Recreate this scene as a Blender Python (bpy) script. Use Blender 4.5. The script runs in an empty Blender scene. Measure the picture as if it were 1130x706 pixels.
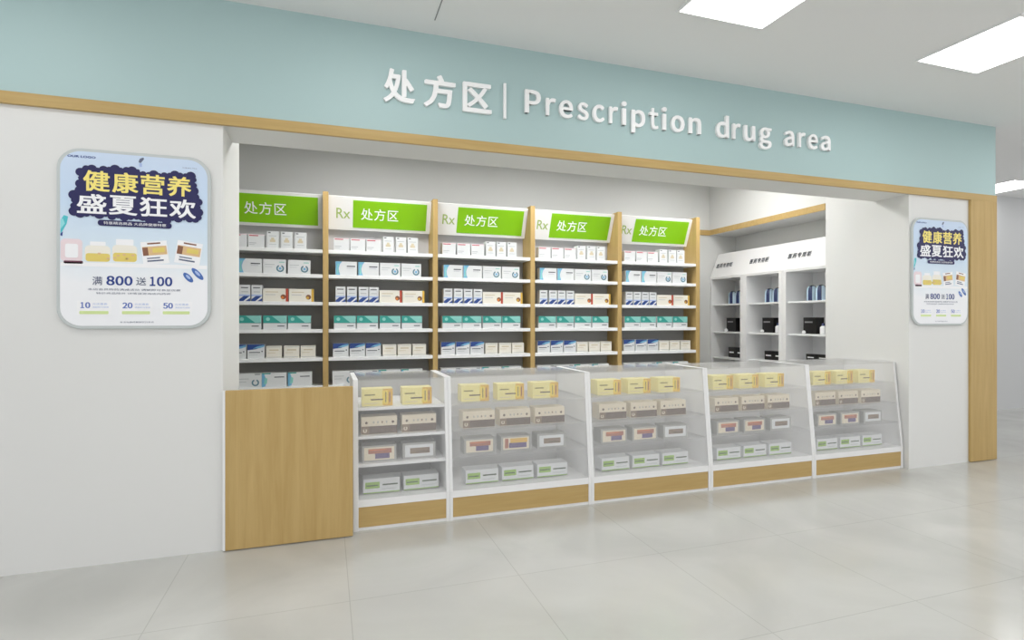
import bpy, math, random
from mathutils import Vector, Matrix
C = bpy.context.scene.collection
random.seed(4)

# ------------------------------------------------------------------ camera, world, exposure
sc = bpy.context.scene
cam_d = bpy.data.cameras.new('camera'); cam = bpy.data.objects.new('camera', cam_d); C.objects.link(cam)
cam.location = (0, 0, 1.256)
cam.rotation_euler = (math.radians(90), 0, math.radians(-18.52))
cam_d.sensor_width = 36; cam_d.lens = 36 * 612 / 1130; cam_d.clip_start = 0.05
sc.camera = cam
sc.view_settings.view_transform = 'Standard'; sc.view_settings.look = 'None'
sc.view_settings.gamma = 1; sc.view_settings.use_curve_mapping = False
sc.view_settings.exposure = 0.0
W = bpy.data.worlds.new('world'); sc.world = W; W.use_nodes = True
W.node_tree.nodes['Background'].inputs[0].default_value = (0.97, 0.98, 1, 1)
W.node_tree.nodes['Background'].inputs[1].default_value = 1.16
PANEL = 7.0          # strength of the ceiling panels in the shop
PANEL_IN = 21.0       # strength of unseen panels added to light the space behind the counter
sc.cycles.max_bounces = 10; sc.cycles.transparent_max_bounces = 16
sc.cycles.sample_clamp_indirect = 6

# ------------------------------------------------------------------ materials
def lin(c):
    return tuple((v / 12.92 if v <= .04045 else ((v + .055) / 1.055) ** 2.4) for v in [k / 255 for k in c]) + (1,)
MATS = {}
def mat(name, rgb, rough=.5, spec=.5, emit=0, bump=None):
    if name in MATS: return MATS[name]
    m = bpy.data.materials.new(name); m.use_nodes = True
    b = m.node_tree.nodes['Principled BSDF']
    b.inputs['Base Color'].default_value = lin(rgb); b.inputs['Roughness'].default_value = rough
    b.inputs['Specular IOR Level'].default_value = spec
    if emit:
        b.inputs['Emission Color'].default_value = lin(rgb); b.inputs['Emission Strength'].default_value = emit
    nt = m.node_tree
    # slight procedural unevenness of the surface
    n = nt.nodes.new('ShaderNodeTexNoise'); n.inputs['Scale'].default_value = bump[0] if bump else 40
    tc = nt.nodes.new('ShaderNodeTexCoord'); nt.links.new(tc.outputs['Object'], n.inputs['Vector'])
    bp = nt.nodes.new('ShaderNodeBump'); bp.inputs['Strength'].default_value = bump[1] if bump else .02
    bp.inputs['Distance'].default_value = .002
    nt.links.new(n.outputs['Fac'], bp.inputs['Height']); nt.links.new(bp.outputs[0], b.inputs['Normal'])
    MATS[name] = m; return m

def wood_mat(name, c1, c2, axis='Z', rough=.45):
    m = bpy.data.materials.new(name); m.use_nodes = True; nt = m.node_tree; b = nt.nodes['Principled BSDF']
    tc = nt.nodes.new('ShaderNodeTexCoord'); mp = nt.nodes.new('ShaderNodeMapping')
    s = {'Z': (14, 14, .9), 'X': (.9, 14, 14), 'Y': (14, .9, 14)}[axis]; mp.inputs['Scale'].default_value = s
    n = nt.nodes.new('ShaderNodeTexNoise'); n.inputs['Scale'].default_value = 1.6; n.inputs['Detail'].default_value = 5
    n.inputs['Distortion'].default_value = .6
    n2 = nt.nodes.new('ShaderNodeTexNoise'); n2.inputs['Scale'].default_value = 7; n2.inputs['Detail'].default_value = 3
    mx = nt.nodes.new('ShaderNodeMath'); mx.operation = 'MULTIPLY_ADD'; mx.inputs[1].default_value = .35
    r = nt.nodes.new('ShaderNodeValToRGB'); r.color_ramp.elements[0].position = .42; r.color_ramp.elements[1].position = .95
    r.color_ramp.elements[0].color = lin(c1); r.color_ramp.elements[1].color = lin(c2)
    nt.links.new(tc.outputs['Object'], mp.inputs[0]); nt.links.new(mp.outputs[0], n.inputs['Vector']); nt.links.new(mp.outputs[0], n2.inputs['Vector'])
    nt.links.new(n2.outputs['Fac'], mx.inputs[0]); nt.links.new(n.outputs['Fac'], mx.inputs[2])
    nt.links.new(mx.outputs[0], r.inputs[0]); nt.links.new(r.outputs[0], b.inputs['Base Color'])
    b.inputs['Roughness'].default_value = rough; b.inputs['Specular IOR Level'].default_value = .35
    return m

OAK = wood_mat('oak_upright_grain', (184, 154, 96), (200, 171, 115), 'Z')
OAKH = wood_mat('oak_level_grain', (184, 154, 96), (200, 171, 115), 'X')
WALL = mat('wall_paint', (229, 229, 227), .7, .3, bump=(60, .05))
WALLIN = mat('inner_wall_paint', (222, 223, 221), .75, .3, bump=(60, .05))
CEIL = mat('ceiling_paint', (242, 242, 242), .85, .2, bump=(80, .05))
TEAL = mat('teal_paint', (178, 203, 203), .5, .4, bump=(50, .04))
WHITE = mat('white_laminate', (240, 240, 240), .35, .4)
WHITE2 = mat('white_letter', (255, 255, 255), .4, .4)
SHELFW = mat('white_shelf', (246, 247, 247), .3, .4)
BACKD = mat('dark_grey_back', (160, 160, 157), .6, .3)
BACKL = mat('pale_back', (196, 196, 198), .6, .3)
GREEN = mat('sign_green', (134, 196, 10), .35, .4)
OLIVE = mat('sign_olive', (166, 190, 112), .5, .3)
CLEARP = mat('pale_interior', (236, 236, 237), .5, .4)
BLACK = mat('black', (22, 21, 22), .35, .5)
GREYL = mat('grey_line', (150, 150, 152), .4, .5)

def floor_mat():
    m = bpy.data.materials.new('polished_tile'); m.use_nodes = True; nt = m.node_tree; b = nt.nodes['Principled BSDF']
    tc = nt.nodes.new('ShaderNodeTexCoord')
    mp = nt.nodes.new('ShaderNodeMapping'); mp.inputs['Location'].default_value = (-.1, -.18, 0)
    br = nt.nodes.new('ShaderNodeTexBrick'); br.offset = 0; br.squash = 1
    br.inputs['Scale'].default_value = 1; br.inputs['Brick Width'].default_value = .8; br.inputs['Row Height'].default_value = .8
    br.inputs['Mortar Size'].default_value = .0022; br.inputs['Mortar Smooth'].default_value = .2
    br.inputs['Color1'].default_value = (1, 1, 1, 1); br.inputs['Color2'].default_value = (.985, .985, .98, 1); br.inputs['Mortar'].default_value = (.80, .80, .79, 1)
    n = nt.nodes.new('ShaderNodeTexNoise'); n.inputs['Scale'].default_value = 1.3; n.inputs['Detail'].default_value = 6; n.inputs['Distortion'].default_value = 1.2
    r = nt.nodes.new('ShaderNodeValToRGB'); r.color_ramp.elements[0].position = .3; r.color_ramp.elements[1].position = .75
    r.color_ramp.elements[0].color = lin((190, 190, 186)); r.color_ramp.elements[1].color = lin((206, 206, 202))
    mx = nt.nodes.new('ShaderNodeMix'); mx.data_type = 'RGBA'; mx.blend_type = 'MULTIPLY'; mx.inputs[0].default_value = 1
    nt.links.new(tc.outputs['Object'], mp.inputs[0]); nt.links.new(mp.outputs[0], br.inputs['Vector']); nt.links.new(tc.outputs['Object'], n.inputs['Vector'])
    nt.links.new(n.outputs['Fac'], r.inputs[0]); nt.links.new(r.outputs[0], mx.inputs[6]); nt.links.new(br.outputs['Color'], mx.inputs[7])
    nt.links.new(mx.outputs[2], b.inputs['Base Color'])
    b.inputs['Roughness'].default_value = .16; b.inputs['Specular IOR Level'].default_value = .42
    return m
FLOOR = floor_mat()

def glass_mat(name, tint, fac, haze):
    m = bpy.data.materials.new(name); m.use_nodes = True; nt = m.node_tree; nt.nodes.remove(nt.nodes['Principled BSDF'])
    o = nt.nodes['Material Output']; t = nt.nodes.new('ShaderNodeBsdfTransparent'); t.inputs[0].default_value = lin(tint)
    g = nt.nodes.new('ShaderNodeBsdfGlossy'); g.inputs['Roughness'].default_value = .03
    d = nt.nodes.new('ShaderNodeBsdfDiffuse'); d.inputs[0].default_value = lin((248, 248, 248))
    lw = nt.nodes.new('ShaderNodeLayerWeight'); lw.inputs[0].default_value = .5
    pw = nt.nodes.new('ShaderNodeMath'); pw.operation = 'POWER'; pw.inputs[1].default_value = 4
    ma = nt.nodes.new('ShaderNodeMath'); ma.operation = 'MULTIPLY_ADD'; ma.inputs[1].default_value = .45; ma.inputs[2].default_value = fac
    m1 = nt.nodes.new('ShaderNodeMixShader'); m2 = nt.nodes.new('ShaderNodeMixShader'); m1.inputs[0].default_value = haze
    nt.links.new(lw.outputs['Facing'], pw.inputs[0]); nt.links.new(pw.outputs[0], ma.inputs[0])
    nt.links.new(t.outputs[0], m1.inputs[1]); nt.links.new(d.outputs[0], m1.inputs[2])
    nt.links.new(ma.outputs[0], m2.inputs[0]); nt.links.new(m1.outputs[0], m2.inputs[1]); nt.links.new(g.outputs[0], m2.inputs[2])
    nt.links.new(m2.outputs[0], o.inputs[0]); return m
GLASS = glass_mat('counter_glass', (255, 255, 255), .02, .10)
GSHELF = glass_mat('glass_shelf', (254, 254, 254), .02, .08)

# ------------------------------------------------------------------ mesh builder
class MB:
    def __init__(s): s.v = []; s.f = []; s.mi = []; s.m = []
    def slot(s, m):
        if m not in s.m: s.m.append(m)
        return s.m.index(m)
    def face(s, pts, m):
        k = len(s.v); s.v += [tuple(p) for p in pts]; s.f.append(tuple(range(k, k + len(pts)))); s.mi.append(s.slot(m))
    def box(s, x0, x1, y0, y1, z0, z1, m):
        k = len(s.v)
        s.v += [(x0,y0,z0),(x1,y0,z0),(x1,y1,z0),(x0,y1,z0),(x0,y0,z1),(x1,y0,z1),(x1,y1,z1),(x0,y1,z1)]
        for q in ((0,3,2,1),(4,5,6,7),(0,1,5,4),(1,2,6,5),(2,3,7,6),(3,0,4,7)):
            s.f.append(tuple(k + i for i in q)); s.mi.append(s.slot(m))
        return s
    def prism(s, pts, y0, y1, m, mback=None):
        """pts: (x, z) counter-clockwise seen from -Y; front at y0"""
        k = len(s.v); n = len(pts)
        s.v += [(x, y0, z) for x, z in pts] + [(x, y1, z) for x, z in pts]
        s.f.append(tuple(range(k, k + n))); s.mi.append(s.slot(m))
        s.f.append(tuple(range(k + 2*n - 1, k + n - 1, -1))); s.mi.append(s.slot(mback or m))
        for i in range(n):
            j = (i + 1) % n
            s.f.append((k + j, k + i, k + n + i, k + n + j)); s.mi.append(s.slot(mback or m))
        return s
    def xprism(s, pts, x0, x1, m):
        """pts: (y, z) profile swept along x"""
        k = len(s.v); n = len(pts)
        s.v += [(x0, y, z) for y, z in pts] + [(x1, y, z) for y, z in pts]
        s.f.append(tuple(range(k + n - 1, k - 1, -1))); s.mi.append(s.slot(m))
        s.f.append(tuple(range(k + n, k + 2*n))); s.mi.append(s.slot(m))
        for i in range(n):
            j = (i + 1) % n
            s.f.append((k + i, k + j, k + n + j, k + n + i)); s.mi.append(s.slot(m))
        return s
    def lathe(s, prof, cx, cy, mf, n=20):
        k = len(s.v)
        for r, z in prof:
            for i in range(n):
                a = 2*math.pi*i/n; s.v.append((cx + r*math.cos(a), cy + r*math.sin(a), z))
        for j in range(len(prof) - 1):
            for i in range(n):
                i2 = (i + 1) % n
                s.f.append((k+j*n+i, k+j*n+i2, k+(j+1)*n+i2, k+(j+1)*n+i)); s.mi.append(s.slot(mf(i, j)))
        s.f.append(tuple(k + i for i in range(n - 1, -1, -1))); s.mi.append(s.slot(mf(0, 0)))
        s.f.append(tuple(k + (len(prof)-1)*n + i for i in range(n))); s.mi.append(s.slot(mf(0, len(prof)-2)))
        return s
    def build(s, name, parent=None, bevel=0, smooth=False, fix=True):
        me = bpy.data.meshes.new(name); me.from_pydata(s.v, [], s.f)
        for m in s.m: me.materials.append(m)
        for p, i in zip(me.polygons, s.mi): p.material_index = i; p.use_smooth = smooth
        me.update()
        o = bpy.data.objects.new(name, me); C.objects.link(o)
        if parent: o.parent = parent
        if bevel:
            b = o.modifiers.new('bevel', 'BEVEL'); b.width = bevel; b.segments = 2; b.limit_method = 'ANGLE'
        return o

def tag(o, label, cat, group=None):
    o['label'] = label; o['category'] = cat
    if group: o['group'] = group
    return o
def thing(name, label, cat, loc=(0, 0, 0), group=None, rz=0):
    o = bpy.data.objects.new(name, None); C.objects.link(o); o.location = loc; o.rotation_euler = (0, 0, rz)
    return tag(o, label, cat, group)
def struct(name, mb, **k):
    o = mb.build(name, **k); o['kind'] = 'structure'; return o
def copy_tree(o, parent=None):
    c = o.copy(); C.objects.link(c); c.parent = parent
    for ch in list(o.children): copy_tree(ch, c)
    return c

_TC = {}
def glyphs(s, offset=0.0, spacing=1.0, extrude=0.0):
    key = (s, offset, spacing, extrude)
    if key in _TC: return _TC[key]
    cu = bpy.data.curves.new('text', 'FONT'); cu.body = s; cu.size = 1; cu.offset = offset; cu.space_character = spacing
    cu.extrude = extrude; cu.resolution_u = 4
    o = bpy.data.objects.new('text', cu); C.objects.link(o)
    bpy.context.view_layer.update()
    me = bpy.data.meshes.new_from_object(o.evaluated_get(bpy.context.evaluated_depsgraph_get()))
    V = [v.co.copy() for v in me.vertices]; F = [tuple(p.vertices) for p in me.polygons]
    bpy.data.objects.remove(o); bpy.data.curves.remove(cu); bpy.data.meshes.remove(me)
    x0 = min(v.x for v in V); x1 = max(v.x for v in V); y0 = min(v.y for v in V); y1 = max(v.y for v in V)
    _TC[key] = (V, F, x0, x1, y0, y1); return _TC[key]
def add_text(mb, s, x0, x1, z0, z1, y, m, depth=0.0, offset=0.0, spacing=1.0, top=None):
    """writes s, filling x0..x1 and z0..z1, facing -Y; front at y"""
    V, F, a, b, c, d = glyphs(s, offset, spacing, .5 if depth else 0.0)
    sx = (x1 - x0) / (b - a); sz = (z1 - z0) / (d - c); k = len(mb.v)
    for v in V: mb.v.append((x0 + (v.x - a) * sx, y + (depth * (.5 - v.z) if depth else 0), z0 + (v.y - c) * sz))
    for f in F: mb.f.append(tuple(k + i for i in f)); mb.mi.append(mb.slot(m))
def rrect(x0, z0, x1, z1, r, n=8):
    p = []
    for cx, cz, a0 in ((x1-r, z0+r, -90), (x1-r, z1-r, 0), (x0+r, z1-r, 90), (x0+r, z0+r, 180)):
        for i in range(n + 1):
            a = math.radians(a0 + 90 * i / n); p.append((cx + r*math.cos(a), cz + r*math.sin(a)))
    return p

# ------------------------------------------------------------------ the setting
YW = 3.37            # front face of the shop wall
YH = 3.68            # back of the header over the opening
XL, XR = -.534, 4.655  # the opening
H = 2.995
struct('floor', MB().box(-6, 15, -4, 9, -.1, 0, FLOOR))
struct('ceiling', MB().box(-6, 15, -4, 9, H, H + .1, CEIL))
struct('wall_left', MB().box(-6, XL, YW, 3.96, 0, H, WALL))
w = MB().box(XR, 5.725, YW, 4.19, 0, H, WALL)
struct('wall_right', w)
struct('wall_header', MB().box(XL, XR, YW, YH, 2.317, H, WALL))
struct('wall_back', MB().box(-2.2, 5.15, 5.95, 6.1, 0, H, WALLIN))
struct('wall_storeroom', MB().box(-2.3, -2.2, 3.96, 6.1, 0, H, WALLIN))
struct('wall_niche', MB().box(5.15, 5.725, 4.19, 6.1, 0, H, WALLIN))
struct('wall_bulkhead', MB().box(4.67, 5.15, 4.19, 5.95, 2.34, H, WALLIN))
struct('wall_recess', MB().box(5.08, 5.15, 4.19, 5.95, 0, 2.34, WALLIN))
struct('wall_far', MB().box(5.725, 15, 5.2, 5.3, 0, H, mat('far_wall_paint', (206, 207, 208), .7, .3)))
struct('trim_1', MB().box(-6, 5.725, YW - .012, YW, 2.375, H, TEAL))
struct('trim_2', MB().box(-6, 5.728, YW - .022, YW, 2.315, 2.375, OAKH), bevel=.002)
struct('trim_3', MB().box(5.385, 5.728, YW - .022, YW, .005, 2.315, OAK), bevel=.002)
struct('trim_4', MB().box(4.655, 4.67, 4.20, 5.95, 2.34, 2.405, OAKH), bevel=.002)
struct('trim_5', MB().box(4.0, 4.655, 5.935, 5.95, 2.34, 2.405, OAKH))
# a thin expansion joint in the ceiling
struct('trim_6', MB().box(.594, .600, -1.0, 3.19, H - .003, H, mat('joint', (140, 142, 142), .7)))

# ceiling panels
def panel_mat(name, s):
    m = bpy.data.materials.new(name); m.use_nodes = True; nt = m.node_tree; nt.nodes.remove(nt.nodes['Principled BSDF'])
    e = nt.nodes.new('ShaderNodeEmission'); e.inputs[0].default_value = (1, .995, .98, 1); e.inputs[1].default_value = s
    nt.links.new(e.outputs[0], nt.nodes['Material Output'].inputs[0]); return m
PM = panel_mat('lit_diffuser', PANEL); PMI = panel_mat('added_diffuser_inner', PANEL_IN)
def ceiling_light(x, y, label, m=PM, s=.287):
    t = thing('ceiling_light', label, 'ceiling light', (x, y, H), 'square ceiling panels')
    f = MB(); a = s + .012
    for q in ((-a, a, -a, -s), (-a, a, s, a), (-a, -s, -s, s), (s, a, -s, s)): f.box(q[0], q[1], q[2], q[3], -.012, 0, WHITE)
    f.build('frame', t); MB().box(-s, s, -s, s, -.009, -.001, m).build('diffuser', t)
names = {(1, 0): 'square white ceiling panel cut by the top edge, above the word drug',
         (2, 0): 'large square white ceiling panel near the right edge of the picture'}
ROWN = ['beside the teal band', 'one row off the band', 'two rows off the band']
for j in range(3):
    for i in range(-1, 6):
        x, y = .294 + 1.87 * i, 2.363 - 1.87 * j
        ceiling_light(x, y, names.get((i, j), 'square ceiling panel %s, in the %s column of lights' % (ROWN[j], ['first', 'second', 'third', 'fourth', 'fifth', 'sixth', 'seventh'][i + 1])))
ceiling_light(8.37, 4.82, 'square white ceiling panel seen past the oak column, low in the distance')
ceiling_light(10.24, 4.82, 'square white ceiling panel beyond the one past the column, out of the picture')
for x, y, n in ((.4, 4.6, 'first shelf bays'), (2.1, 4.6, 'middle shelf bay'), (3.8, 4.75, 'niche cabinets')):  # unseen panels added above the header's sightline to brighten shelves and niche
    ceiling_light(x, y, 'unseen ceiling panel added behind the header, over the ' + n, PMI)

# ------------------------------------------------------------------ big lettering on the teal band
t = thing('fascia_lettering', 'raised white Chinese and English letters on the teal band', 'sign', (0, YW - .034, 0))
for s, a, b in (('处', .318, .506), ('方', .556, .753), ('区', .798, .984)):
    m_ = MB()
    for q in range(3): add_text(m_, s, a + .003 * q, b - .006 + .003 * q, 2.545 + .002 * q, (2.741 if s != '区' else 2.724) + .002 * q, -.0002 * q, WHITE2, .02, .017)
    m_.build('letter', t)
MB().box(1.063, 1.080, 0, .02, 2.53, 2.752, WHITE2).build('divider_bar', t)
LET = [('P', 1.206, 1.315), ('r', 1.351, 1.42), ('e', 1.444, 1.542), ('s', 1.576, 1.656), ('c', 1.686, 1.774), ('r', 1.811, 1.876), ('i', 1.904, 1.943), ('p', 1.982, 2.088), ('t', 2.12, 2.193), ('i', 2.223, 2.261), ('o', 2.296, 2.408), ('n', 2.444, 2.548), ('d', 2.678, 2.789), ('r', 2.824, 2.894), ('u', 2.926, 3.026), ('g', 3.067, 3.179), ('a', 3.303, 3.395), ('r', 3.439, 3.506), ('e', 3.534, 3.629), ('a', 3.66, 3.758)]
for ch, xa, xb in LET:     # full-width Latin forms, the same sans face as the Chinese
    fw = chr(ord(ch) + 0xFEE0); V, F, a, b, c, d = glyphs(fw, .012, 1, .5)
    m_ = MB()
    for q in range(4): add_text(m_, fw, xa + .0025 * q, xb - .0075 + .0025 * q, 2.586 + c * .195 + .0015 * (q % 2), 2.586 + d * .195 + .0015 * (q % 2), -.0002 * q, WHITE2, .02, .012)
    m_.build('letter', t)

# ------------------------------------------------------------------ posters
NAVY = mat('print_navy', (22, 20, 84), .4); YEL = mat('print_yellow', (250, 232, 130), .4); PBLUE = mat('print_blue', (28, 60, 140), .4)
PGREY = mat('print_grey', (96, 104, 130), .4); LBLUE = mat('print_pale_blue', (170, 190, 232), .4); LGRN = mat('print_lime', (214, 232, 160), .4)
TEALP = mat('print_teal', (80, 196, 206), .4); PWHITE = mat('print_white', (250, 250, 252), .35)
CREAM = mat('print_cream', (244, 240, 228), .4); BROWN = mat('print_brown', (140, 92, 66), .4); TAN = mat('print_tan', (226, 190, 140), .4)
MUST = mat('print_mustard', (232, 210, 110), .4); MAROON = mat('print_maroon', (110, 60, 80), .4); PINK = mat('print_pink', (240, 222, 226), .4)
SILVER = mat('poster_frame', (196, 202, 202), .35, .6)
def sheet_mat():
    m = bpy.data.materials.new('poster_print'); m.use_nodes = True; nt = m.node_tree; b = nt.nodes['Principled BSDF']
    tc = nt.nodes.new('ShaderNodeTexCoord'); sx = nt.nodes.new('ShaderNodeSeparateXYZ'); r = nt.nodes.new('ShaderNodeValToRGB')
    n = nt.nodes.new('ShaderNodeTexNoise'); n.inputs['Scale'].default_value = 5
    ad = nt.nodes.new('ShaderNodeMath'); ad.operation = 'MULTIPLY_ADD'; ad.inputs[1].default_value = .12
    e = r.color_ramp.elements; e[0].position = .30; e[0].color = lin((246, 247, 250)); e[1].position = .96; e[1].color = lin((206, 222, 244))
    k = e.new(.46); k.color = lin((222, 236, 246)); k = e.new(.72); k.color = lin((204, 224, 246))
    nt.links.new(tc.outputs['Object'], sx.inputs[0]); nt.links.new(tc.outputs['Object'], n.inputs[0]); nt.links.new(n.outputs[0], ad.inputs[0])
    nt.links.new(sx.outputs['Z'], ad.inputs[2]); nt.links.new(ad.outputs[0], r.inputs[0]); nt.links.new(r.outputs[0], b.inputs['Base Color'])
    b.inputs['Roughness'].default_value = .3; return m
SHEET = sheet_mat()
def poster(x, label):
    t = thing('poster', label, 'poster', (x, YW - .019, 1.21), 'framed promotion posters')
    MB().prism(rrect(.008, 0, .697, .915, .105), 0, .019, SILVER).build('frame', t, bevel=.004)
    MB().prism(rrect(.024, .016, .681, .899, .092), -.0015, 0, SHEET).build('printed_sheet', t)
    def L(k): return -.0018 - .0005 * k
    def q(m_, pts, k, m): m_.face([(a, L(k), b) for a, b in pts], m)
    def R(m_, x0, z0, x1, z1, r, k, m): q(m_, rrect(x0, z0, x1, z1, r, 5), k, m)
    def D(m_, s, x0, x1, z0, z1, k, m, off=.03):      # figures, one by one
        w_ = (x1 - x0) / len(s)
        for i_, ch in enumerate(s):
            f_ = .62 if ch == '1' else .86
            add_text(m_, chr(ord(ch) + 0xFEE0), x0 + w_ * (i_ + .5 - f_ / 2), x0 + w_ * (i_ + .5 + f_ / 2), z0, z1, L(k), m, 0, min(off, .02)); add_text(m_, chr(ord(ch) + 0xFEE0), x0 + w_ * (i_ + .5 - f_ / 2) + .0025, x0 + w_ * (i_ + .5 + f_ / 2) + .0025, z0, z1, L(k + .1), m, 0, min(off, .02))
    # product pictures across the middle
    g = MB()
    R(g, .026, .34, .118, .455, .02, 0, PINK); R(g, .04, .33, .12, .345, .005, 1, MAROON); R(g, .045, .36, .10, .43, .01, 1, PWHITE)
    R(g, .128, .342, .238, .425, .02, 0, CREAM); R(g, .132, .344, .236, .385, .012, 1, MUST); R(g, .15, .425, .218, .445, .004, 0, PWHITE)
    R(g, .246, .345, .356, .432, .02, 0, CREAM); R(g, .25, .347, .354, .392, .012, 1, MUST); R(g, .262, .432, .34, .462, .004, 0, PWHITE)
    for k_ in range(14):
        x_ = .138 + random.random() * .21; z_ = .352 + random.random() * .03
        R(g, x_, z_, x_ + .014, z_ + .009, .004, 2, TAN if k_ % 2 else MUST)
    def tilt(cx, cz, a, x0, z0, x1, z1):
        ca, sa = math.cos(a), math.sin(a)
        return [(cx + u*ca - v*sa, cz + u*sa + v*ca) for u, v in ((x0, z0), (x1, z0), (x1, z1), (x0, z1))]
    for cx, cz, a in ((.437, .398, .12), (.592, .402, -.15)):
        q(g, tilt(cx, cz, a, -.06, -.06, .06, .06), 2, PWHITE); q(g, tilt(cx, cz, a, -.055, -.012, .055, .034), 3, TAN)
        q(g, tilt(cx, cz, a, -.055, -.012, -.03, .03), 4, BROWN); q(g, tilt(cx, cz, a, -.01, .0, .045, .024), 4, MUST)
        q(g, tilt(cx, cz, a, -.03, .045, .03, .053), 3, BROWN); q(g, tilt(cx, cz, a, -.04, -.045, .035, -.037), 3, PGREY)
        q(g, tilt(cx, cz, a, -.04, -.03, .02, -.024), 3, PGREY)
    R(g, .026, .318, .679, .338, .005, 1, PWHITE)
    g.build('product_picture', t)
    # title
    g = MB(); n = 0
    for row, (xs, z0, z1) in enumerate(((( .122, .247, .372, .492, .615), .690, .808), ((.095, .232, .368, .503, .637), .580, .690))):
        for i in range(4):
            zz = .008 * math.sin(i * 2.1 + row); n += 1
            q(g, rrect(xs[i] - .018, z0 - .010 + zz, xs[i+1] + .006, z1 + .012 + zz, .03, 5), 5 + n * .05, NAVY)
            for h_ in range(5):       # scalloped outline that follows the strokes
                bx = xs[i] + (xs[i+1] - xs[i]) * (h_ + .5) / 5; rr = .017 + .007 * math.sin(h_ * 2.3 + i * 1.7 + row)
                q(g, rrect(bx - rr, z1 + .004 - rr + zz, bx + rr, z1 + .004 + rr + zz, rr, 4), 5.5 + h_ * .02, NAVY)
                q(g, rrect(bx - rr, z0 - .002 - rr + zz, bx + rr, z0 - .002 + rr + zz, rr, 4), 5.6 + h_ * .02, NAVY)
                if i in (0, 3) and h_ < 4:
                    ex = (xs[0] - .012) if i == 0 else (xs[4] + .002); ez = z0 + (z1 - z0) * (h_ + .5) / 4
                    q(g, rrect(ex - rr, ez - rr, ex + rr, ez + rr, rr, 4), 5.7 + h_ * .02, NAVY)
    g.build('title_backing', t)
    g = MB()
    for row, (s, xs, z0, z1, mm) in enumerate((('健康营养', (.122, .247, .372, .492, .615), .700, .806, YEL), ('盛夏狂欢', (.095, .232, .368, .503, .637), .586, .686, PWHITE))):
        for i, ch in enumerate(s):
            for qi, (dx, dz) in enumerate(((0, 0), (.004, 0), (0, .0025), (.004, .0025))):
                add_text(g, ch, xs[i] + dx, xs[i+1] - .014 + dx, z0 + dz, z1 - .003 + dz, L(7 + .1 * qi), mm, 0, .006)
    g.build('title', t)
    g = MB(); R(g, .184, .527, .514, .557, .0145, 7, NAVY); add_text(g, '特惠精选商品 大品牌健康特惠', .21, .488, .535, .550, L(8), PWHITE); g.build('ribbon', t)
    g = MB(); add_text(g, 'OUR LOGO', .055, .175, .866, .877, L(2), PBLUE, 0, .03); add_text(g, 'HEALTH', .565, .63, .852, .857, L(2), PGREY)
    q(g, ((.362, .866), (.372, .862), (.388, .884), (.384, .892), (.368, .884)), 2, PGREY); R(g, .366, .842, .378, .862, .003, 3, LBLUE)
    g.build('logo_line', t)
    g = MB(); q(g, [(.026, .545), (.04, .572), (.058, .566), (.052, .53), (.036, .495), (.026, .478)], 1, TEALP)
    q(g, [(.026, .548), (.036, .556), (.045, .53), (.026, .5)], 2, mat('print_teal_light', (150, 224, 228), .4)); q(g, ((.026, .478), (.026, .47), (.034, .466), (.036, .49)), 2, PBLUE); g.build('leaf_print', t)
    g = MB(); add_text(g, '满', .160, .203, .224, .268, L(2), PGREY, 0, .008); D(g, '800', .218, .336, .224, .272, 2, PBLUE, .02)
    add_text(g, '送', .351, .397, .226, .268, L(2), PGREY, 0, .008); D(g, '100', .406, .516, .224, .272, 2, PBLUE, .02)
    add_text(g, '本店会员购药满减活动 满额即可参加优惠', .141, .554, .197, .208, L(2), PGREY); add_text(g, '特价商品除外 详情请咨询店内药师', .177, .508, .178, .188, L(2), PGREY)
    add_text(g, '本活动最终解释权归本店', .28, .431, .031, .039, L(2), PGREY); g.build('offer_text', t)
    g = MB()
    for x_, s in ((.095, '10'), (.279, '20'), (.462, '50')):
        R(g, x_, .070, x_ + .147, .144, .006, 1, PWHITE); R(g, x_ + .01, .076, x_ + .135, .092, .004, 2, LGRN)
        D(g, s, x_ + .010, x_ + .056, .106, .136, 2, mat('print_mid_blue', (96, 120, 190), .4), .03) 
        add_text(g, '元优惠券', x_ + .066, x_ + .13, .122, .133, L(2), LBLUE); add_text(g, '满额即可使用', x_ + .066, x_ + .135, .107, .115, L(2), LBLUE)
    g.build('coupon_print', t)
    g = MB(); 
    for cx, cz, a, w_ in ((.590, .272, -.85, .032), (.634, .292, -.85, .040)):
        pts = [(cx + (w_*math.cos(b_))*math.cos(a) - (.014*math.sin(b_))*math.sin(a), cz + (w_*math.cos(b_))*math.sin(a) + (.014*math.sin(b_))*math.cos(a)) for b_ in [math.radians(18*k_) for k_ in range(20)]]
        q(g, pts, 2, mat('print_capsule_blue', (70, 110, 184), .4)); q(g, [(p[0]*.45 + cx*.55, p[1]*.45 + cz*.55 + .003) for p in pts], 3, LBLUE)
    g.build('capsule_print', t)
poster(-1.287, 'large rounded promotion poster on the white wall left of the opening')
poster(4.660, 'rounded promotion poster on the wall beside the oak column')

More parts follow.
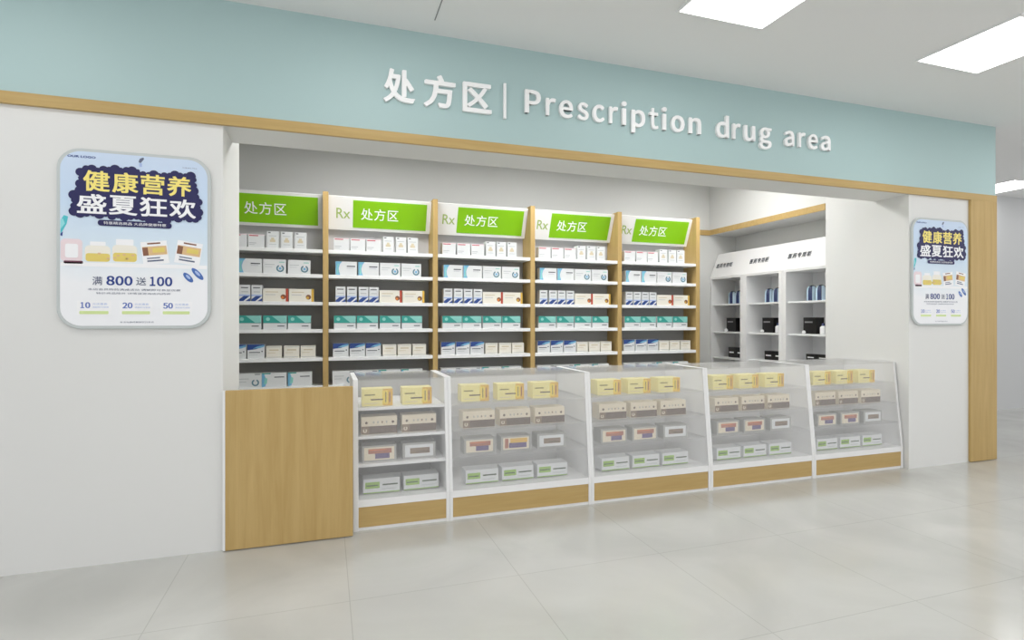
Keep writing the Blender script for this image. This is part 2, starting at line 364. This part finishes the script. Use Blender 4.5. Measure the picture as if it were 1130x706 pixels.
# ------------------------------------------------------------------ wall shelf bays
YS, YB = 5.24, 5.56
X0, P = -.996, .991
SH = [1.886, 1.664, 1.418, 1.174, .921, .670, .42, .18]
def bay(i, label):
    t = thing('shelf_bay', label, 'shelf unit', (X0 + P * i, YS, 0), 'green signed dispensary shelf bays')
    MB().box(P - .024, P + .024, 0, .32, 0, 2.408, OAK).build('side_panel', t, bevel=.002)
    if i == 0: MB().box(-.024, .024, 0, .32, 0, 2.408, OAK).build('side_panel', t, bevel=.002)
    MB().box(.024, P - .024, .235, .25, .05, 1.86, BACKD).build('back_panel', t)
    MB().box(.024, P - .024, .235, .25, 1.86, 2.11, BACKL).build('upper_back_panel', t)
    for z in SH: MB().box(.0245, P - .0245, .004, .234, z - .032, z, SHELFW).build('shelf', t, bevel=.002)
    MB().box(.0245, P - .0245, .02, .234, 0, .09, WHITE).build('kick_board', t)
    # slanted sign: top leans towards the viewer
    g = MB().box(0, P - .050, 0, .022, 0, .312, WHITE)
    o = g.build('sign_board', t, bevel=.002); o.location = (.025, .18, 2.098); o.rotation_euler = (math.radians(22), 0, 0)
    MB().box(.216, .900, -.003, 0, .028, .284, GREEN).build('green_panel', o)
    m_ = MB(); add_text(m_, '处方区', .288, .632, .105, .215, -.0045, WHITE2, .0012, .004, 1.08); m_.build('sign_text', o)
    m_ = MB(); add_text(m_, 'Rx', .068, .192, .110, .205, -.0015, OLIVE, .0012, .004); m_.build('rx_text', o)
BAYN = ['leftmost bay', 'second bay from left', 'middle bay', 'fourth bay from left', 'rightmost bay']
for i in range(5):
    bay(i, ['oak sided wall shelf bay with green sign, partly hidden behind the left wall', 'oak sided wall shelf bay with green sign, second from the left',
            'oak sided wall shelf bay with green sign, in the middle of five', 'oak sided wall shelf bay with green sign, fourth from the left',
            'oak sided wall shelf bay with green sign, rightmost, beside the white niche cabinets'][i])

# medicine boxes: w, h, depth, and printed shapes on the front
BX = mat('carton_white', (226, 228, 229), .45); BX2 = mat('carton_cream', (238, 234, 222), .45); REDL = mat('print_red', (196, 70, 88), .4)
CHAR = mat('print_charcoal', (84, 88, 96), .4); LG = mat('print_light_grey', (190, 194, 196), .4); SKY = mat('print_sky', (120, 182, 216), .4)
EMB = mat('print_emblem', (96, 134, 150), .4); DBL = mat('print_deep_blue', (40, 72, 140), .4); ORG = mat('print_orange', (224, 130, 60), .4)
RD = mat('print_brick', (190, 70, 50), .4); TEA = mat('print_sea_green', (50, 160, 148), .4); TEA2 = mat('print_sea_light', (140, 208, 200), .4)
BEI = mat('print_beige', (214, 202, 172), .4); GOLD = mat('print_gold', (222, 178, 70), .4)
def carton(w, h, d, base, deco, name='medicine_box'):
    g = MB().box(0, w, 0, d, 0, h, base)
    for dd in deco:
        kind, k, m = dd[0], dd[1], dd[2]; y = -.0006 - .0003 * k
        if kind == 'r': x0, z0, x1, z1 = dd[3:]; g.face([(x0*w, y, z0*h), (x1*w, y, z0*h), (x1*w, y, z1*h), (x0*w, y, z1*h)], m)
        if kind == 'p': g.face([(a*w, y, b*h) for a, b in dd[3]], m)
        if kind == 'c':
            cx, cz, r, r2 = dd[3:]
            n = 16
            for i in range(n if r2 > 0 else 1):
                a, b = 2*math.pi*i/n, 2*math.pi*(i+1)/n
                if r2 > 0:
                    if 2 < i < 5: continue
                    g.face([(cx*w + r2*math.cos(a), y, cz*h + r2*math.sin(a)), (cx*w + r*math.cos(a), y, cz*h + r*math.sin(a)), (cx*w + r*math.cos(b), y, cz*h + r*math.sin(b)), (cx*w + r2*math.cos(b), y, cz*h + r2*math.sin(b))], m)
                else: g.face([(cx*w + r*math.cos(2*math.pi*j/n), y, cz*h + r*math.sin(2*math.pi*j/n)) for j in range(n)], m)
    return g
DECO = {
 'red_line': (.13, .112, BX, [('r',1,REDL,.06,.86,.62,.93),('r',1,LG,.06,.3,.5,.36),('r',1,LG,.06,.18,.4,.22),('r',1,PINK,.0,.93,1,1)]),
 'tall':     (.095, .145, BX, [('r',1,CHAR,.1,.88,.3,.94),('r',1,BEI,.25,.35,.7,.5),('r',1,LG,.15,.7,.8,.74),('r',1,LG,.2,.2,.8,.23),('r',1,BEI,.35,.5,.6,.62)]),
 'swoosh':   (.185, .122, BX, [('p',1,SKY,[(0,0),(.22,0),(.16,.25),(.14,.5),(.2,.8),(.3,1),(0,1)]),('p',2,TEA2,[(.05,.1),(.14,.12),(.1,.5),(.16,.85),(.08,.8)]),('r',1,CHAR,.52,.62,.92,.7),('r',1,LG,.52,.5,.85,.54)]),
 'emblem':   (.185, .122, BX, [('c',1,EMB,.74,.36,.032,.019),('c',2,SKY,.74,.36,.012,0),('r',1,LG,.08,.6,.5,.65),('r',1,LG,.08,.45,.4,.48),('r',1,TEA2,.7,.78,.93,.84)]),
 'stripe':   (.085, .14, BX, [('p',1,DBL,[(0,0),(.35,0),(.95,.32),(.4,.32),(0,.12)]),('p',1,DBL,[(.55,0),(1,0),(1,.2)]),('r',1,CHAR,.15,.8,.8,.86),('r',1,LG,.2,.55,.8,.6),('r',1,LBLUE,.0,.32,1,.4)]),
 'cream_red':(.205, .113, BX2, [('r',1,RD,.9,0,1,1),('c',2,BROWN,.8,.36,.022,0),('c',3,ORG,.77,.3,.012,0),('r',1,BEI,.1,.7,.6,.76),('r',1,LG,.1,.5,.5,.54)]),
 'cream_gold':(.205, .113, BX2, [('r',1,GOLD,.9,0,1,1),('c',2,BROWN,.78,.36,.022,0),('c',3,GOLD,.75,.3,.012,0),('r',1,BEI,.1,.7,.6,.76),('r',1,LG,.1,.5,.5,.54)]),
 'teal':     (.19, .12, BX, [('r',1,TEA,0,.45,1,1),('p',2,TEA2,[(.35,.98),(.75,.48),(1,.5),(1,.98)]),('c',3,TEA2,.2,.74,.016,0),('r',1,LG,.0,.42,1,.45),('r',1,CHAR,.6,.2,.9,.27)]),
 'blue_top': (.135, .122, BX, [('p',1,DBL,[(0,.6),(.5,.66),(1,.86),(1,1),(0,1)]),('p',2,SKY,[(.3,.7),(.7,.72),(1,.84),(1,.95),(.6,.86)]),('r',1,CHAR,.1,.4,.75,.46),('c',1,CHAR,.86,.5,.006,0),('r',1,LG,.1,.25,.6,.28)]),
 'cream':    (.125, .105, BX2, [('r',1,BEI,.2,.62,.8,.72),('r',1,BEI,.1,.42,.6,.46),('r',1,LG,.06,.06,.94,.1),('r',1,LG,.06,.9,.94,.94)]),
 'pale':     (.2, .122, BX, [('c',1,EMB,.76,.34,.03,.018),('r',1,CHAR,.74,.9,.95,.95),('r',1,LG,.08,.6,.5,.65),('r',1,LG,.08,.4,.4,.44)]),
 'aqua':     (.2, .122, BX, [('p',1,SKY,[(0,0),(.14,.05),(.2,.4),(.1,.9),(0,1)]),('r',1,TEA,0,.92,.35,1),('p',2,TEA2,[(.08,.2),(.2,.25),(.22,.6),(.12,.7)]),('r',1,CHAR,.5,.66,.9,.73)]),
}
DESC = {'red_line': 'white carton with red line', 'tall': 'narrow tall white carton', 'swoosh': 'white carton with blue curve', 'emblem': 'white carton with round emblem',
        'stripe': 'slim carton with blue stripes', 'cream_red': 'cream carton with red edge', 'cream_gold': 'cream carton with gold edge', 'teal': 'teal topped wide carton',
        'blue_top': 'blue topped white carton', 'cream': 'small plain cream carton', 'pale': 'wide white carton with emblem', 'aqua': 'wide white carton with aqua corner'}
ROWS = [
 (0, [('red_line', x) for x in (.06, .205, .345)] + [('tall', x) for x in (.495, .61, .72)], 'top shelf'),
 (1, [('swoosh', .075), ('swoosh', .27), ('emblem', .465), ('emblem', .662)], 'second shelf'),
 (2, [('stripe', x) for x in (.075, .175, .275, .37)] + [('cream_red', .463), ('cream_gold', .674)], 'third shelf'),
 (3, [('teal', x) for x in (.06, .26, .463, .665)], 'fourth shelf'),
 (4, [('blue_top', x) for x in (.05, .195, .34)] + [('cream', x) for x in (.490, .630, .768)], 'fifth shelf'),
 (5, [('pale', .045), ('pale', .25), ('aqua', .455), ('aqua', .662)], 'sixth shelf'),
]
PROTO = {}
ORD = {1: [''], 2: ['left one', 'right one'], 3: ['left one', 'middle one', 'right one'], 4: ['leftmost', 'second', 'third', 'rightmost']}
for b in range(5):
    for si, items, sname in ROWS:
        kinds = [k for k, _ in items]; n = len(items)
        for k, x in items:
            if b == 0 and x < .12 : continue      # hidden behind the left wall
            same = [q for q in items if q[0] == k]; idx = same.index((k, x))
            w_, h_, base, deco = DECO[k]
            if k not in PROTO:
                PROTO[k] = carton(w_, h_, .09, base, deco).build('medicine_box'); o = PROTO[k]
            else:
                o = PROTO[k].copy(); C.objects.link(o)
            o.location = (X0 + P * b + x + .012 + random.uniform(-.002, .002), YS + .022 + random.uniform(0, .006), SH[si] + .001)
            o.rotation_euler = (0, 0, math.radians(random.uniform(-.6, .6)))
            pos = ORD[len(same)][idx]
            tag(o, '%s%s, %s, %s' % (DESC[k], (', ' + pos) if pos else '', sname, BAYN[b]), 'medicine box', '%s on the %s' % (k.replace('_', ' ') + ' cartons', sname))

# ------------------------------------------------------------------ oak gate panel
t = thing('gate_panel', 'flat oak gate panel with white edge closing the left end of the counter', 'gate', (XL + .003, YW - .032, 0))
MB().box(.012, .678, 0, .028, .006, .872, OAK).build('board', t, bevel=.002)
MB().box(0, .012, 0, .028, .006, .872, WHITE).build('edge_strip', t)

# ------------------------------------------------------------------ glass counters
YC = 3.41; ZB = .185; ZT = .895; SL = .072; YK = 3.985
CX = [.152, .732, 1.714, 2.689, 3.672, 4.645]
CN = ['narrow counter', 'widest counter', 'third counter', 'fourth counter', 'last counter']
CL = ['narrow white display counter with four white shelves beside the oak gate', 'glass fronted display counter right of the narrow one, nearest of the wide four',
      'glass fronted display counter in the middle of the row', 'glass fronted display counter second from the right end', 'glass fronted display counter at the right end against the wall']
def gy(z): return YC + SL * max(0, (z - ZB)) / (ZT - ZB)
RZ = [.724, .554, .389, ZB + .006]
prof = [(YC, 0), (YK, 0), (YK, ZT), (YC + SL, ZT), (YC, ZB)]
for i in range(5):
    w_ = CX[i+1] - CX[i]
    t = thing('display_counter', CL[i], 'display counter', (CX[i], 0, 0), 'glass display counters')
    e = .021
    lo = .0
    for xa, xb in ((.0005, e if i else .030), (w_ - e, w_ - .0005)):
        MB().xprism(prof, xa, xb, WHITE).build('side_panel', t, bevel=.0015)
    MB().box(e, w_ - e, YC + .006, YC + .024, .02, .142, OAKH).build('plinth_board', t)
    MB().box(e, w_ - e, YC + .010, YC + .03, 0, .02, WHITE).build('base_strip', t)
    MB().xprism([(YC + .001, .142), (YK - .02, .142), (YK - .02, ZB), (YC + .004, ZB)], e, w_ - e, WHITE).build('bottom_shelf', t)
    MB().box(e, w_ - e, YK - .018, YK, 0, ZT - .008, CLEARP if i else mat('grey_interior', (176, 176, 176), .5)).build('back_panel', t)
    MB().xprism([(YC + .002, ZB), (YC + .007, ZB), (YC + SL + .007, ZT - .008), (YC + SL + .002, ZT - .008)], e, w_ - e, GLASS).build('front_glass', t)
    MB().box(e, w_ - e, YC + SL, YK - .001, ZT - .008, ZT - .001, GLASS).build('top_glass', t)
    for z in RZ[:3]:
        if i == 0: MB().box(e, w_ - e, gy(z) + .009, YK - .018, z - .018, z, WHITE).build('shelf', t, bevel=.001)
        else: MB().box(e, w_ - e, gy(z) + .009, YK - .018, z - .007, z, GSHELF).build('glass_shelf', t)

YB_ = mat('pack_pale_yellow', (240, 228, 150), .4); GL = mat('pack_gold', (226, 178, 50), .4); DKB = mat('pack_dark_brown', (92, 68, 50), .4)
OLV = mat('pack_olive', (140, 130, 60), .4); PCR = mat('pack_cream', (232, 220, 196), .4); PGR = mat('pack_grey', (168, 168, 164), .4)
PRD = mat('pack_rust', (170, 96, 70), .4); PUR = mat('pack_purple', (84, 60, 120), .4); LIM = mat('pack_green', (150, 190, 80), .4); DKG = mat('pack_dark_green', (70, 90, 60), .4)
PMB = mat('pack_tan_brown', (128, 104, 78), .4)
def pk(w, h, base, deco): return (w, h, base, deco)
PACK = {
 'yellow': pk(.185, .105, YB_, [('r',1,GL,.68,0,1,1),('p',2,mat('pack_lemon', (242, 214, 70), .4),[(.66,.1),(.84,.1),(.84,.9),(.66,.9)]),('r',3,OLV,.75,.2,.79,.8),('r',3,BROWN,.88,.2,.92,.8),('r',3,DKB,.28,.34,.68,.42),('r',3,OLV,.08,.62,.42,.7),('r',2,BEI,.08,.14,.5,.18)]),
 'beige':  pk(.215, .108, PCR, [('r',1,DKB,.22,.02,1,.46),('r',1,PMB,0,.02,.22,.46),('c',2,DKB,.14,.66,.008,0),('c',2,DKB,.88,.66,.008,0),('r',2,PGR,.32,.62,.36,.72),('r',2,PGR,.44,.62,.48,.72),('r',2,PMB,.56,.62,.60,.72),('r',2,PGR,.68,.62,.72,.72),('c',2,PCR,.1,.22,.012,.006)]),
 'rust':   pk(.205, .098, PGR, [('r',1,PCR,.06,.1,.94,.9),('r',2,PRD,.18,.5,.86,.8),('r',2,PUR,.38,.18,.8,.5),('r',3,ORG,.2,.7,.7,.76)]),
 'mustard':pk(.205, .098, PGR, [('r',1,PCR,.06,.1,.94,.9),('r',2,GL,.3,.54,.88,.84),('r',2,PUR,.26,.2,.86,.54),('r',2,PRD,.12,.2,.24,.84)]),
 'grey':   pk(.205, .098, PGR, [('r',1,BX,.07,.12,.93,.88),('r',2,PMB,.22,.32,.82,.68),('r',3,DKB,.4,.38,.8,.46)]),
 'green':  pk(.22, .088, BX, [('r',1,LIM,.05,.34,.44,.78),('r',2,DKG,.08,.5,.4,.58),('r',1,DKG,.52,.5,.94,.6),('r',1,LG,.5,.24,.9,.28),('r',1,LIM,0,0,1,.07)]),
}
PD = {'yellow': 'pale yellow pack', 'beige': 'cream and brown pack', 'rust': 'rust and grey pack', 'mustard': 'mustard and purple pack', 'grey': 'plain grey framed pack', 'green': 'white and green pack'}
PROTO2 = {}
def put_pack(k, x, y, z, label, grp):
    if k not in PROTO2:
        w_, h_, base, deco = PACK[k]; o = carton(w_, h_, .11, base, deco).build('display_pack'); PROTO2[k] = o
    else: o = PROTO2[k].copy(); C.objects.link(o)
    o.location = (x, y, z); o.rotation_euler = (0, 0, math.radians(random.uniform(-.5, .5))); tag(o, label, 'medicine pack', grp)
RN = ['top shelf', 'second shelf', 'third shelf', 'bottom shelf']
for i in range(5):
    n = 2 if i == 0 else 3
    for r in range(4):
        y = [3.515, 3.498, 3.482, 3.50][r]; z = RZ[r] + .001
        for j in range(n):
            k = ['yellow', 'beige', None, 'green'][r]
            if r == 2: k = ['rust', 'grey'][j] if i == 0 else ['rust', 'mustard' if i == 1 else 'rust', 'grey'][j]
            if i == 0: x = [.051, .296][j] + (.005, 0, .003, .012)[r]
            else: x = [(.10, .345, .595), (.105, .355, .605), (.11, .36, .615), (.125, .373, .622)][r][j]
            put_pack(k, CX[i] + x, y, z, '%s, %s, %s, %s' % (PD[k], ORD[n][j], RN[r], CN[i]), 'packs on the %s' % RN[r])

# ------------------------------------------------------------------ white niche cabinets on the right inner wall
XC = 4.672
CB = [(5.350, 5.945, 'farthest from the counter'), (4.757, 5.348, 'in the middle of three'), (4.195, 4.755, 'nearest the wall end')]
for a, b, nm in CB:
    t = thing('tall_cabinet', 'tall open white cabinet in the side niche, ' + nm, 'cabinet', (XC, a, 0), 'white niche cabinets')
    d = .39; w_ = b - a; e = .05 if a > 4.3 else .012
    MB().box(0, d, .0, e, 0, 1.790, WHITE).build('side_panel', t, bevel=.002)
    e2 = .026 if b > 5.5 else .05
    MB().box(0, d, w_ - e2, w_, 0, 1.790, WHITE).build('side_panel', t, bevel=.002)
    MB().box(d - .02, d, e, w_ - e2, 0, 1.790, CLEARP).build('back_panel', t)
    MB().box(0, d - .02, e, w_ - e2, 1.770, 1.790, WHITE).build('top_panel', t)
    zl = .79 if a > 5.3 else .80 if a > 4.7 else .83
    for z in (1.455, 1.11, zl, .42, .08): MB().box(.03, d - .02, e, w_ - e2, z - .018, z, SHELFW).build('shelf', t, bevel=.001)
# slanted header board
t = thing('header_board', 'slanted white header board with dark Chinese lettering over the niche cabinets', 'sign', (XC, 5.945, 1.792))
g = MB(); k = [(0, 0), (.39, 0), (.39, .31), (.13, .31)]
# local frame: x into the wall, y along the wall (towards the viewer is -y)
for pts in ([(x, 0, z) for x, z in k][::-1], [(x, -1.75, z) for x, z in k]): g.face(pts, WHITE)
for i in range(4):
    (xa, za), (xb, zb) = k[i], k[(i+1) % 4]
    g.face([(xa, 0, za), (xb, 0, zb), (xb, -1.75, zb), (xa, -1.75, za)], WHITE)
g.build('board', t)
SLA = math.atan2(.13, .31)
for d0, d1 in ((5.60, 5.885), (5.01, 5.30), (4.43, 4.73)):
    m_ = MB(); add_text(m_, '医药专用柜', 0, d1 - d0, 0, .062, 0, CHAR, .001, .02, 1.25)
    o = m_.build('lettering', t)
    # text x -> -Y, text z -> up the slope, front -> -X
    up = Vector((math.sin(SLA), 0, math.cos(SLA))); right = Vector((0, -1, 0)); inn = right.cross(up) * -1
    M = Matrix((( right.x, inn.x, up.x, 0), (right.y, inn.y, up.y, 0), (right.z, inn.z, up.z, 0), (0, 0, 0, 1)))
    base = Vector((.0503, d1 - 5.945, .12)) - inn * .004
    o.matrix_local = Matrix.Translation(base) @ M

CBL = mat('canister_blue', (50, 62, 104), .25, .6); CPL = mat('canister_pale', (196, 220, 238), .25, .6); CDK = mat('canister_dark', (34, 38, 56), .25, .6)
def canister(r, h):
    prof = [(r*.92, 0), (r, .01), (r, h*.6), (r*.9, h*.8), (r*.62, h*.94), (r*.2, h)]
    return MB().lathe(prof, 0, 0, lambda i, j: [CBL, CPL, CDK, CPL][(i // 3) % 4] if j < 4 else CDK, 24)
PC = None
for ci, (a, b, nm) in enumerate(CB):
    far = [5.77, 5.16, 4.575][ci]; cn = ['farthest niche cabinet', 'middle niche cabinet', 'nearest niche cabinet'][ci]
    for q in range(2):
        if PC is None: PC = canister(.054, .165).build('striped_canister', smooth=True); o = PC
        else: o = PC.copy(); C.objects.link(o)
        o.location = (XC + .17, far - .05 - .115 * q, 1.456)
        tag(o, 'blue and white striped canister, %s one, upper shelf of %s' % (['left', 'right'][q], cn), 'canister', 'striped canisters in the niche')
    t = thing('black_gift_box', 'square black box with grey band on middle shelf of ' + cn, 'box', (XC + .15, far + .045, 1.111), 'square black boxes in the niche')
    g = MB().box(0, .10, -.17, 0, 0, .172, BLACK); g.build('box', t, bevel=.002)
    g = MB(); g.face([(-.0008, -.02, .115), (-.0008, -.12, .115), (-.0008, -.12, .130), (-.0008, -.02, .130)], GREYL); g.build('band', t)
    g = MB().lathe([(.006, 0), (.015, .006), (.019, .018), (.015, .030), (.005, .036)], 0, 0, lambda i, j: SHELFW, 14)
    o = g.build('white_jar', smooth=True); o.location = (XC + .10, far - .01, 1.111); tag(o, 'tiny round white jar before the black box, ' + cn, 'jar', 'tiny white jars')
    if ci != 0:
        g = MB().lathe([(.028, 0), (.03, .005), (.03, .07), (.014, .085), (.014, .11), (.012, .112)], 0, 0, lambda i, j: SHELFW if j < 3 else CBL, 16)
        o = g.build('white_bottle', smooth=True); o.location = (XC + .14, far - .215, 1.111) if ci == 2 else (XC + .14, far - .205, 1.111); tag(o, 'small white bottle right of the black box, ' + cn, 'bottle', 'white bottles')
    hh = [.125, .10, .068][ci]
    for q in range(2):
        y1 = far - .0 - .145 * q
        t = thing('flat_black_box', 'low black box with white print, %s one, lower shelf of %s' % (['left', 'right'][q], cn), 'box', (XC + .14, y1, [.791, .801, .831][ci]), 'low black boxes')
        MB().box(0, .09, -.14, 0, 0, hh, BLACK).build('box', t, bevel=.002)
        g = MB(); g.face([(-.0008, -.02, hh*.42), (-.0008, -.10, hh*.42), (-.0008, -.10, hh*.56), (-.0008, -.02, hh*.56)], SHELFW); g.build('print_stripe', t)
